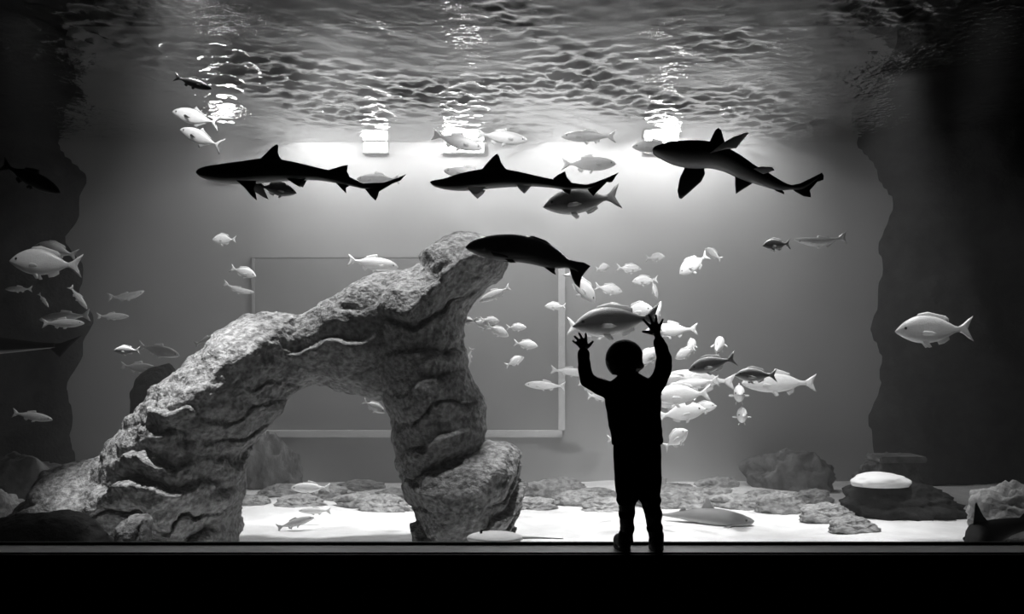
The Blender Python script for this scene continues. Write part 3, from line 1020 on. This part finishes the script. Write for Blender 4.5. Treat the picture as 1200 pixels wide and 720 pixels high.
# shark resting low on the right, nosing towards the pane; 4x enlargement, corner (900,500)
q = 1 / 4.0
traced('shark', 'dark shark low over the sand with a raised dorsal fin, its head toward the pane', 'shark', 5.6, [
    (868, -150, 545, 553, 10), (880, -140, 505, 575, 60), (915, -110, 465, 590, 100), (960, -60, 445, 590, 120), (1030, 10, 448, 580, 115), (1110, 80, 455, 560, 95), (1200, 150, 462, 545, 75),
    (1320, 220, 470, 535, 55), (1450, 280, 480, 525, 35), (1580, 320, 490, 515, 20), (1700, 340, 470, 490, 8)],
    [[(1560, 315, 490), (1640, 330, 470), (1760, 350, 400), (1740, 348, 450), (1680, 340, 500), (1640, 330, 560), (1600, 322, 520)]],
    [('dorsal_fin', [(940, -40, 452), (945, -40, 400), (948, -40, 360), (955, -40, 348), (975, -30, 380), (1005, -10, 420), (1045, 10, 455), (1000, -10, 480)], None),
     ('pectoral_fin', [(940, -150, 565), (985, -230, 588), (1050, -260, 596), (1075, -240, 592), (1040, -90, 566)], None),
     ('pectoral_fin', [(930, 30, 560), (900, 110, 585), (960, 160, 592), (1020, 80, 566)], None),
     ('rear_dorsal_fin', [(1300, 210, 475), (1350, 235, 435), (1380, 245, 480)], None)],
    (905, 80, 520, 10, -115), M['shark'], M['shark_fin'], q, (900, 500))

# pale grey shark gliding over the sand in the haze; 4x enlargement, corner (650,480)
traced('shark', 'small hazy grey shark gliding over the white sand beyond the child', 'shark', 8.3, [
    (935, 0, 522, 528, 4), (915, 0, 508, 542, 24), (860, 0, 486, 552, 40), (790, 0, 470, 552, 46), (720, 0, 462, 545, 44), (650, 0, 466, 528, 34), (590, 0, 476, 515, 24), (540, 0, 486, 506, 12), (500, 0, 488, 498, 5)],
    [[(520, 0, 498), (480, 0, 470), (440, 0, 450), (452, 0, 490), (445, 0, 520), (490, 0, 505)]],
    [('dorsal_fin', [(760, 0, 480), (735, 0, 445), (722, 0, 412), (708, 0, 408), (695, 0, 450), (680, 0, 475)], None),
     ('pectoral_fin', [(830, -36, 535), (790, -80, 552), (750, -110, 566), (770, -60, 545)], None),
     ('pectoral_fin', [(830, 36, 535), (790, 80, 548), (750, 110, 558), (770, 60, 545)], None),
     ('rear_dorsal_fin', [(620, 0, 474), (600, 0, 452), (580, 0, 482)], None)],
    (890, 30, 515, 6, 0), M['grey_shark'], M['grey_fin'], q, (650, 480))

# dark shark on the far left, mostly tail in view
traced('shark', 'black shark fading into the gloom, only its forked tail against the light', 'shark', 7.2, [
    (-190, 0, 400, 406, 2), (-180, 0, 394, 412, 8), (-140, 0, 386, 418, 14), (-90, 0, 384, 420, 16), (-40, 0, 390, 418, 13), (10, 0, 396, 414, 8), (45, 0, 401, 410, 4), (65, 0, 402, 408, 2)],
    [[(50, 0, 404), (72, 0, 402), (96, 0, 393), (82, 0, 406), (70, 0, 419), (60, 0, 410)]],
    [('dorsal_fin', [(-110, 0, 390), (-95, 0, 370), (-84, 0, 360), (-80, 0, 375), (-70, 0, 390)], None),
     ('pectoral_fin', [(-130, -12, 412), (-105, -30, 432), (-90, -20, 430), (-105, -12, 414)], None),
     ('pectoral_fin', [(-130, 12, 412), (-105, 30, 428), (-90, 20, 426), (-105, 12, 414)], None)],
    (-170, 8, 400, 2, 0), M['shark'], M['shark_fin'], 1.0, (0, 0))

# ------------------------------------------------------------------ all the other fish
fish('silver_fish', 'pompano', 230, 138, 58, 6.6, 'L', 'upper of two silver fork-tailed fish swimming together above the sharks', pitch=14)
fish('silver_fish', 'pompano', 236, 162, 54, 6.4, 'L', 'lower of two silver fork-tailed fish swimming together above the sharks', pitch=22)
fish('dark_fish', 'shadow', 226, 97, 46, 6.0, 'R', 'small dark fish just under the rippled surface', pitch=-18)
fish('dark_fish', 'rimbream', 324, 222, 46, 5.8, 'R', 'grey fish below the belly of the tall-finned shark', pitch=-8, yaw=15)
fish('grey_fish', 'rimbream', 682, 236, 92, 7.75, 'L', 'stout grey fish with pale rim under a shark tail', pitch=-8)
fish('silver_fish', 'bream', 681, 336, 50, 6.6, 'R', 'white fish diving behind the tail of the large black fish', pitch=-48, yaw=10)
fish('silver_fish', 'rimbream', 723, 377, 104, 7.75, 'L', 'big stout fish with shaded flank and bright back above the child', pitch=-6)
fish('silver_fish', 'bream', 697, 384, 66, 7.3, 'R', 'pale fish half hidden behind the big stout shaded fish', pitch=-3)
fish('silver_fish', 'bream', 746, 364, 48, 7.2, 'R', 'pale plump fish just above the big stout shaded fish', yaw=-45)
fish('silver_fish', 'bream', 722, 364, 40, 7.4, 'L', 'pale fish peeping over the back of the big stout fish', pitch=8)
fish('silver_fish', 'slim', 769, 370, 36, 6.9, 'R', 'white fish rising upright behind the raised hand', pitch=70, yaw=20)
fish('silver_fish', 'kob', 787, 387, 62, 7.0, 'L', 'white plump fish beyond the raised right hand', pitch=-2)
for x, y, L, s, yw, pt in [(706, 314, 24, 'R', 40, 12), (737, 315, 31, 'R', 10, -4), (713, 339, 34, 'R', 10, -10), (768, 302, 26, 'R', -40, 0),
                           (756, 329, 31, 'L', 0, -5), (767, 339, 26, 'R', 50, -60), (836, 298, 26, 'L', 40, 35), (651, 359, 25, 'L', 0, 0)]:
    lab = {651: 'small pale fish alone at the head of the rear window post', 836: 'small pale fish touching the tail of the plump tilted fish',
           767: 'small pale fish nosing straight down beside a level one'}.get(x, 'small pale fish of the loose school above the child')
    fish('small_fish', 'bream', x, y, L, 7.6, s, lab, yw, pt, 0, 'small fish of the school above the child')
fish('silver_fish', 'round', 813, 310, 40, 7.0, 'L', 'plump white fish tilted head down beside the loose school', pitch=-34, yaw=10)
fish('dark_fish', 'rimbream', 910, 287, 33, 7.75, 'L', 'round dark fish with bright rim below the banking shark', pitch=-4).scale.z *= 1.25
fish('silver_fish', 'round', 263, 281, 28, 7.0, 'L', 'round white fish alone under the head of the tall-finned shark')
fish('silver_fish', 'bream', 285, 319, 32, 7.2, 'R', 'white oval fish below the round white fish', pitch=-18)
fish('hazy_fish', 'arc', 279, 340, 38, 9.2, 'R', 'thin hazy crescent fish below the white oval fish', pitch=-14)
fish('silver_fish', 'kob', 437, 309, 60, 8.2, 'R', 'long white fish just above the slope of the arch', pitch=-8)
fish('silver_fish', 'kob', 580, 345, 40, 8.3, 'L', 'white fish under the overhang of the arch top', pitch=-26)
for x, y, L, s, yw, pt in [(565, 380, 32, 'R', 10, -12), (574, 376, 24, 'R', 20, -4), (583, 388, 30, 'R', 15, -25), (605, 384, 24, 'R', 0, 0), (616, 404, 29, 'R', 0, -8),
                           (603, 424, 26, 'R', 20, 24)]:
    fish('small_fish', 'bream', x, y, L, 8.4, s, 'small pale fish between the arch and the rear window post', yw, pt, 0, 'small fish beside the steep leg of the arch')
fish('dark_fish', 'rimbream', 548, 376, 24, 7.9, 'L', 'small dark fish against the edge of the steep arch leg', yaw=20)
fish('hazy_fish', 'slim', 639, 452, 48, 9.6, 'L', 'long hazy fish crossing the rear window post', pitch=3)
fish('hazy_fish', 'slim', 668, 436, 46, 10.0, 'R', 'faint slim fish behind the raised left arm', pitch=-6)
fish('silver_fish', 'slim', 549, 422, 30, 8.0, 'L', 'pale fish standing upright against the steep arch leg', pitch=-75)
fish('silver_fish', 'bream', 757, 420, 44, 7.2, 'R', 'white fish between the head and right arm of the child', pitch=30)
fish('silver_fish', 'bream', 803, 414, 32, 6.9, 'L', 'white fish turned away beside the right elbow', yaw=50, pitch=-25)
fish('silver_fish', 'round', 809, 407, 36, 7.2, 'R', 'small round white fish beside the right elbow', yaw=60, pitch=20, fat=1.6)
fish('silver_fish', 'bream', 842, 406, 44, 7.2, 'R', 'white fish turned end on above the shade-flanked fish with raised tail', yaw=65, pitch=25, fat=1.7)
fish('silver_fish', 'rimbream', 835, 427, 58, 7.75, 'L', 'shade-flanked fish with bright outline and raised tail, beside the child', pitch=-14)
fish('silver_fish', 'rimbream', 886, 440, 50, 7.75, 'L', 'shade-flanked fish with bright outline before the big hazy fish', pitch=0)
fish('hazy_fish', 'kob', 913, 449, 88, 8.6, 'L', 'big hazy grey fish with broad tail beside the crowded white fish', pitch=0)
fish('hazy_fish', 'kob', 820, 445, 84, 9.0, 'L', 'big faint fish behind the shade-flanked fish', pitch=4)
fish('hazy_fish', 'slim', 815, 449, 56, 8.4, 'L', 'grey slim fish below the shade-flanked fish', pitch=-6)
fish('silver_fish', 'round', 866, 462, 46, 7.0, 'L', 'white fish seen head on with fins spread, upper of two', yaw=-78, fat=1.9)
fish('silver_fish', 'round', 869, 487, 42, 7.0, 'L', 'white fish seen head on with fins spread, lower of two', yaw=-80, fat=1.9)
for x, y, L, s, yw, pt, Y in [(794, 447, 44, 'L', 10, -8, 7.3), (800, 463, 66, 'L', 5, -4, 6.9), (798, 484, 58, 'R', -20, 10, 7.1), (823, 478, 36, 'R', -35, 8, 7.3),
                              (790, 472, 50, 'L', 20, 6, 7.5)]:
    fish('silver_fish', 'bream', x, y, L, Y, s, 'white fish crowded against others beside the jacket of the child', yw, pt, 0, 'crowded white fish beside the child')
fish('silver_fish', 'round', 792, 515, 40, 6.8, 'R', 'white fish with lowered tail beside the jacket hem', yaw=-45, pitch=35, fat=1.5)
fish('silver_fish', 'bream', 727, 515, 32, 7.0, 'R', 'fish mostly behind the hip of the child, tail showing', pitch=0)
fish('silver_fish', 'slim', 690, 456, 34, 7.0, 'R', 'white fish below the left elbow of the child', yaw=35, pitch=-25)
fish('silver_fish', 'bream', 703, 464, 34, 7.3, 'R', 'white fish peeping from behind the jacket below the left arm', yaw=20)
# left side
fish('silver_fish', 'bream', 54, 309, 86, 6.6, 'L', 'large pale fish in the gloom with a dim companion behind it', pitch=4)
fish('dark_fish', 'rimbream', 66, 294, 52, 7.0, 'L', 'dim fish close behind the back of a large pale fish', pitch=14)
fish('silver_fish', 'slim', 92, 349, 32, 6.8, 'R', 'white fish nosing down below the large pale fish', pitch=-55, yaw=35)
fish('grey_fish', 'arc', 148, 348, 44, 7.4, 'R', 'grey curved fish between the white diving fish and the arch', pitch=12)
fish('grey_fish', 'slim', 132, 371, 38, 7.2, 'R', 'slim pale fish under the grey curved fish')
fish('grey_fish', 'slim', 76, 372, 60, 7.6, 'L', 'dim long fish trailing the slim pale fish', pitch=-5)
fish('grey_fish', 'slim', 74, 379, 50, 7.0, 'R', 'pale bellied slim fish below the dim long fish')
fish('grey_fish', 'slim', 22, 339, 32, 7.0, 'L', 'faint thin fish under the snout of the large pale fish')
fish('grey_fish', 'slim', 51, 352, 20, 7.2, 'R', 'tiny dim fish nosing down under the large pale fish', pitch=-55)
fish('dark_fish', 'rimbream', 149, 411, 31, 6.3, 'L', 'round black fish with a bright rim near the arch shoulder')
fish('hazy_fish', 'kob', 186, 411, 50, 8.0, 'R', 'hazy fish above the arch shoulder behind the black fish', pitch=-14)
fish('hazy_fish', 'kob', 163, 431, 44, 8.0, 'R', 'hazy fish half behind the arch shoulder', pitch=-6)
fish('silver_fish', 'slim', 243, 398, 32, 7.9, 'R', 'pale fish slipping behind the top of the arch bend', pitch=22)
fish('silver_fish', 'slim', 38, 488, 48, 6.9, 'R', 'slim pale fish alone low beside the arch', pitch=-10)
fish('dark_fish', 'shadow', 36, 209, 78, 5.6, 'R', 'long dark fish high in the gloom away from the sharks', pitch=-26)
# arch opening and sand
fish('silver_fish', 'bream', 438, 477, 30, 7.9, 'R', 'white fish at the upper corner of the arch opening', pitch=-28)
fish('silver_fish', 'kob', 364, 572, 46, 8.4, 'L', 'pale fish low inside the arch opening')
fish('grey_fish', 'slim', 346, 613, 46, 7.95, 'R', 'grey fish close over the sand inside the arch', pitch=16)
fish('silver_fish', 'slim', 369, 599, 38, 8.2, 'L', 'white slim fish over the sand inside the arch')
# right
fish('silver_fish', 'bream', 1095, 387, 92, 6.6, 'L', 'large pale fish alone in the gloom above the white stone', pitch=-2)
fish('hazy_fish', 'arc', 962, 284, 62, 9.6, 'L', 'faint ghostly fish below the tail of the banking shark')
# washed-out fish in the brightest water
fish('white_fish', 'kob', 536, 166, 62, 9.75, 'R', 'washed out white fish with forked tail above the pale-bellied shark', pitch=-16)
fish('white_fish', 'kob', 588, 161, 60, 9.75, 'R', 'washed out white fish with arched back above the pale-bellied shark', pitch=-8)
fish('white_fish', 'slim', 690, 160, 64, 9.75, 'L', 'upper of two glaring white fish between two sharks')
fish('white_fish', 'kob', 690, 192, 64, 9.75, 'R', 'lower of two glaring white fish between two sharks')
fish('white_fish', 'kob', 443, 210, 50, 9.75, 'L', 'white fish behind the tail of the tall-finned shark')
fish('white_fish', 'kob', 548, 203, 56, 9.75, 'L', 'white fish hidden behind the head of the pale-bellied shark', pitch=6)
fish('white_fish', 'kob', 768, 172, 54, 9.75, 'L', 'white fish behind the snout of the banking shark')

# pale ray close to the pane
rows = []
bm = bmesh.new()
bmesh.ops.create_uvsphere(bm, u_segments=32, v_segments=16, radius=1.0)
for v in bm.verts:
    x, y, z = v.co
    wing = 1 - 0.25 * abs(y)
    v.co = Vector((x * 0.21 * wing - 0.03 * y * y, y * 0.2, z * (0.055 * (1 - 0.75 * min(1, abs(y) ** 1.2)))))
me = bpy.data.meshes.new('ray_body')
bm.to_mesh(me)
bm.free()
for p in me.polygons:
    p.use_smooth = True
ray = empty('ray', P(580, 631, 6.3))
ray.rotation_euler = (0.10, 0, math.pi)
link('body', me, M['ray'], ray)
v, f = loft([(-.15, 0, .02, -.01, .02), (-.3, 0, .012, -.006, .01), (-.5, 0.05, .004, -.002, .004)], 8, 10)
link('tail', mk('ray_tail', v, f, M['ray']), None, ray)
for s in (1, -1):
    e = eye_mesh(0.011)
    e.materials.append(M['eye'])
    link('eye', e, None, ray, (0.10, 0.045 * s, 0.045))
tag(ray, 'pale flat ray low beside the steep foot of the arch', 'ray')

# ------------------------------------------------------------------ the child


def tube(bm, chain, seg=12):
    """chain of (point, radius[, flatten-y]) -> closed tapered limb pieces"""
    for i, c in enumerate(chain):
        mt = Matrix.Translation(c[0])
        bmesh.ops.create_icosphere(bm, subdivisions=2, radius=c[1], matrix=mt)
    for a, c in zip(chain[:-1], chain[1:]):
        d = c[0] - a[0]
        L = d.length
        if L < 1e-5:
            continue
        mt = Matrix.Translation((a[0] + c[0]) / 2) @ d.to_track_quat('Z', 'Y').to_matrix().to_4x4()
        bmesh.ops.create_cone(bm, cap_ends=True, segments=seg, radius1=a[1], radius2=c[1], depth=L, matrix=mt)


def rings(bm, rows, seg=24):
    """stacked ellipses: centre, half width x, half depth y"""
    prev = None
    first = None
    for c, hx, hy in rows:
        ring = [bm.verts.new(c + Vector((hx * math.cos(2 * math.pi * s / seg), hy * math.sin(2 * math.pi * s / seg), 0))) for s in range(seg)]
        if prev:
            for s in range(seg):
                q_ = (s + 1) % seg
                bm.faces.new([prev[s], prev[q_], ring[q_], ring[s]])
        else:
            first = ring
        prev = ring
    bm.faces.new(prev)
    bm.faces.new(list(reversed(first)))
    bmesh.ops.recalc_face_normals(bm, faces=bm.faces)


def ellipsoid(bm, c, r, rot=None, sub=3):
    mt = Matrix.Translation(c) @ (rot.to_4x4() if rot else Matrix.Identity(4)) @ Matrix.Diagonal((r[0], r[1], r[2], 1))
    bmesh.ops.create_icosphere(bm, subdivisions=sub, radius=1.0, matrix=mt)


px = 3.88 / F        # metres per pixel where the child stands


def K(x, y, Y=3.885):
    return P(x, y, Y)


child = empty('person', (K(746, 645).x, 3.90, LEDGE_Z))
CO = Vector(child.location)

face_dir = Vector((math.sin(math.radians(38)), math.cos(math.radians(38)), 0.12)).normalized()
face_rot = face_dir.to_track_quat('Y', 'Z').to_matrix()
HC = K(732, 421.5, 3.87)

bm = bmesh.new()
# head, face, neck
ellipsoid(bm, HC, (0.075, 0.088, 0.082), face_rot)
ellipsoid(bm, HC + face_rot @ Vector((0, 0.030, -0.035)), (0.058, 0.058, 0.050), face_rot)
ellipsoid(bm, HC + face_rot @ Vector((0, 0.062, -0.066)), (0.026, 0.022, 0.018), face_rot)          # chin
ellipsoid(bm, HC + face_rot @ Vector((0, 0.092, -0.022)), (0.011, 0.014, 0.014), face_rot)          # nose
ellipsoid(bm, HC + face_rot @ Vector((0, 0.086, -0.045)), (0.020, 0.008, 0.006), face_rot)          # lips
for s in (1, -1):
    ellipsoid(bm, HC + face_rot @ Vector((s * 0.036, 0.064, -0.036)), (0.024, 0.022, 0.022), face_rot)   # cheeks
    ellipsoid(bm, HC + face_rot @ Vector((s * 0.078, 0.0, -0.018)), (0.011, 0.018, 0.026), face_rot)      # ears
    ellipsoid(bm, HC + face_rot @ Vector((s * 0.03, 0.078, 0.008)), (0.022, 0.010, 0.006), face_rot)      # brow
tube(bm, [(HC + Vector((0.0, -0.005, -0.05)), 0.036), (K(741, 452, 3.87), 0.038)])
# trunk and legs below the clothes
rings(bm, [(K(741, 449, 3.87), 0.05, 0.04), (K(742, 458, 3.87), 0.088, 0.055), (K(744, 480, 3.87), 0.085, 0.06), (K(746, 510, 3.87), 0.088, 0.065), (K(747, 540, 3.87), 0.09, 0.065), (K(747, 552, 3.87), 0.06, 0.05)])
tube(bm, [(K(736, 545, 3.87), 0.05), (K(734, 595, 3.875), 0.036), (K(734, 630, 3.87), 0.026), (K(733, 640, 3.89), 0.024), (K(731, 643, 3.94), 0.02)])
tube(bm, [(K(758, 545, 3.87), 0.05), (K(763, 595, 3.875), 0.036), (K(767, 630, 3.87), 0.026), (K(768, 640, 3.89), 0.024), (K(769, 643, 3.94), 0.02)])
# arms
LA = [(K(716, 455, 3.87), 0.030), (K(686, 444, 3.875), 0.025), (K(684.5, 426, 3.91), 0.022), (K(684, 412, 3.95), 0.0175)]
RA = [(K(764, 452, 3.87), 0.030), (K(779, 431, 3.875), 0.025), (K(777.5, 413, 3.91), 0.022), (K(771.5, 396, 3.95), 0.0175)]
tube(bm, LA)
tube(bm, RA)


def hand(bm, wrist, palm, knuckles, tips, thumb, Yp=3.968):
    """palm pad, four bent fingers, thumb from the side of the palm"""
    wr, pl = K(*wrist, 3.955), K(*palm, Yp)
    tube(bm, [(wr, 0.0165), (pl, 0.017)])
    for kn in knuckles:
        k3 = K(*kn, Yp)
        tube(bm, [(wr + (pl - wr) * 0.4, 0.012), (k3, 0.0088)])
    for a, c in zip(knuckles[:-1], knuckles[1:]):
        tube(bm, [(K(*a, Yp), 0.0088), (K(*c, Yp), 0.0088)])
    for kn, tp in zip(knuckles, tips):
        k3, t3 = K(*kn, Yp), K(*tp, 3.983)
        mid = k3.lerp(t3, 0.5) + Vector((0, -0.004, 0))
        tube(bm, [(k3, 0.0078), (mid, 0.0068), (t3, 0.0056)])
    b0, b1, b2 = [K(*p, Yp + 0.006) for p in thumb]
    tube(bm, [(b0, 0.0105), (b1, 0.0085), (b2, 0.0060)])


# left hand: little finger outside, thumb towards the head
hand(bm, (684, 413), (683.5, 406), [(678.3, 404.5), (680.5, 401.8), (683.8, 400.8), (686.8, 402)],
     [(671.6, 400.0), (673.4, 394.4), (678.6, 390.6), (686.4, 391.2)], [(686, 408), (690.2, 405.5), (694.6, 400.6)])
# right hand
hand(bm, (771.5, 396), (768.5, 388), [(762.5, 384), (765.3, 381.3), (769.2, 381), (772.8, 383)],
     [(753.8, 375), (760.2, 369), (768.6, 369.6), (776.6, 374.6)], [(765, 391), (759.5, 389.5), (753.6, 389)])
me = remeshed(bm, 0.0034, 3)
me.transform(Matrix.Translation(-CO))
link('body', me, M['skin'], child)

# eyes
for s in (1, -1):
    e = eye_mesh(0.011)
    e.materials.append(M['eye'])
    link('eye', e, None, child, HC + face_rot @ Vector((s * 0.030, 0.076, -0.006)) - CO)

# short hair
bm = bmesh.new()
bmesh.ops.create_icosphere(bm, subdivisions=5, radius=1.0)
for v in bm.verts:
    c = v.co.normalized()
    front = c.y
    k = 1.0
    hairline = 0.30 - 0.95 * max(0.0, -front) - 0.25 * (1 - abs(front))
    if front > -0.2 and c.z < 0.42 * max(0.0, front) + 0.0 and not (front < 0.25 and c.z > -0.25):
        k = 0.80
    if c.z < -0.72:
        k = 0.80
    w = 0.018 * noise.noise(c * 9) + 0.012 * noise.noise(Vector((c.x * 26, c.y * 26, c.z * 8)))
    v.co = HC + face_rot @ Vector((c.x * 0.083, c.y * 0.095, c.z * 0.0905)) * (k + (w if k == 1.0 else 0)) - CO
me = bpy.data.meshes.new('hair')
bm.to_mesh(me)
bm.free()
for p in me.polygons:
    p.use_smooth = True
link('hair', me, M['hair'], child)

# jacket
bm = bmesh.new()
rings(bm, [(K(738, 438, 3.866), 0.050, 0.046), (K(739, 442, 3.866), 0.066, 0.054), (K(740, 446, 3.868), 0.094, 0.060), (K(741, 451, 3.87), 0.116, 0.065), (K(741.5, 460, 3.87), 0.126, 0.07), (K(742, 472, 3.87), 0.127, 0.074),
           (K(743, 490, 3.87), 0.122, 0.078), (K(745.5, 505, 3.87), 0.119, 0.08), (K(747, 516, 3.87), 0.119, 0.08), (K(747, 521, 3.87), 0.115, 0.078)])
tube(bm, [(K(741, 446.5, 3.866), 0.040), (K(741, 443, 3.866), 0.040)])
tube(bm, [(K(718, 458, 3.87), 0.042), (K(702, 454, 3.872), 0.037), (K(688.5, 446, 3.875), 0.034), (K(684.5, 432, 3.895), 0.031), (K(684, 419, 3.925), 0.029), (K(684, 413.5, 3.938), 0.0275)])
tube(bm, [(K(763, 458, 3.87), 0.045), (K(771, 447, 3.872), 0.041), (K(777.5, 434, 3.875), 0.038), (K(778, 420, 3.895), 0.035), (K(775, 408, 3.925), 0.031), (K(772.5, 401, 3.938), 0.0285)])
me = remeshed(bm, 0.006, 4)
for v in me.vertices:
    w = v.co * 14
    v.co += v.normal * (0.004 * noise.noise(Vector((w.x, w.y, w.z * 1.8))) + 0.002 * noise.noise(v.co * 45))
me.transform(Matrix.Translation(-CO))
link('jacket', me, M['jacket'], child)

# loose trousers with gathered folds
bm = bmesh.new()
rings(bm, [(K(747, 512, 3.87), 0.106, 0.070), (K(747, 530, 3.87), 0.108, 0.074), (K(747, 550, 3.87), 0.108, 0.074), (K(747.5, 568, 3.87), 0.104, 0.068), (K(747.5, 576, 3.87), 0.094, 0.058)])
tube(bm, [(K(743, 572, 3.872), 0.03), (K(740, 592, 3.874), 0.022)])
tube(bm, [(K(754, 572, 3.872), 0.03), (K(757, 592, 3.874), 0.022)])
tube(bm, [(K(733.5, 560, 3.872), 0.053), (K(733.5, 575, 3.874), 0.049), (K(733, 583, 3.875), 0.045), (K(735, 591, 3.876), 0.040), (K(734, 598, 3.876), 0.038), (K(735, 607, 3.876), 0.034), (K(735, 617, 3.876), 0.034),
          (K(735, 624, 3.874), 0.031), (K(735, 631, 3.872), 0.031)])
tube(bm, [(K(762, 560, 3.872), 0.052), (K(763, 575, 3.874), 0.048), (K(764, 584, 3.875), 0.044), (K(764, 592, 3.876), 0.042), (K(765.5, 600, 3.876), 0.038), (K(766.5, 609, 3.876), 0.036), (K(767, 618, 3.876), 0.035),
          (K(768, 626, 3.874), 0.033), (K(768, 633, 3.872), 0.032)])
me = remeshed(bm, 0.006, 2)
for v in me.vertices:
    w = v.co * 12
    fold = math.sin(v.co.z * 95 + 2.5 * noise.noise(v.co * 9)) * 0.0035 if v.co.z < CO.z + 0.26 else 0.0
    v.co += v.normal * (0.005 * noise.noise(w) + fold)
me.transform(Matrix.Translation(-CO))
link('trousers', me, M['trousers'], child)

# shoes, standing on the ledge
for nm, x, tw in (('shoe', K(731, 0).x, -0.012), ('shoe', K(768.5, 0).x, 0.006)):
    bm = bmesh.new()
    z = LEDGE_Z
    tube(bm, [(Vector((x, 3.850, z + 0.034)), 0.031), (Vector((x + tw * 0.4, 3.885, z + 0.036)), 0.033), (Vector((x + tw, 3.925, z + 0.033)), 0.032), (Vector((x + tw, 3.938, z + 0.032)), 0.031)])
    tube(bm, [(Vector((x, 3.866, z + 0.04)), 0.034), (Vector((x + 0.004, 3.872, z + 0.068)), 0.032)])
    me = remeshed(bm, 0.004, 3)
    for v in me.vertices:
        v.co.z = max(v.co.z, z + 0.013)
    me.transform(Matrix.Translation(-CO))
    sh = link('shoe', me, M['shoe'], child)
    bm = bmesh.new()
    n = 28
    top, bot = [], []
    for k in range(n):
        a = 2 * math.pi * k / n
        yy = math.sin(a) * 0.073 + 3.897
        xx = x + math.cos(a) * 0.034 + tw * (yy - 3.85) / 0.09
        top.append(bm.verts.new(Vector((xx, yy, z + 0.015)) - CO))
        bot.append(bm.verts.new(Vector((xx, yy, z + 0.001)) - CO))
    bm.faces.new(top)
    bm.faces.new(list(reversed(bot)))
    for k in range(n):
        bm.faces.new([bot[k], bot[(k + 1) % n], top[(k + 1) % n], top[k]])
    me = bpy.data.meshes.new('sole')
    bm.to_mesh(me)
    bm.free()
    link('sole', me, M['sole'], sh)
tag(child, 'small child in dark jacket and trousers on the ledge with raised hands against the pane', 'person')
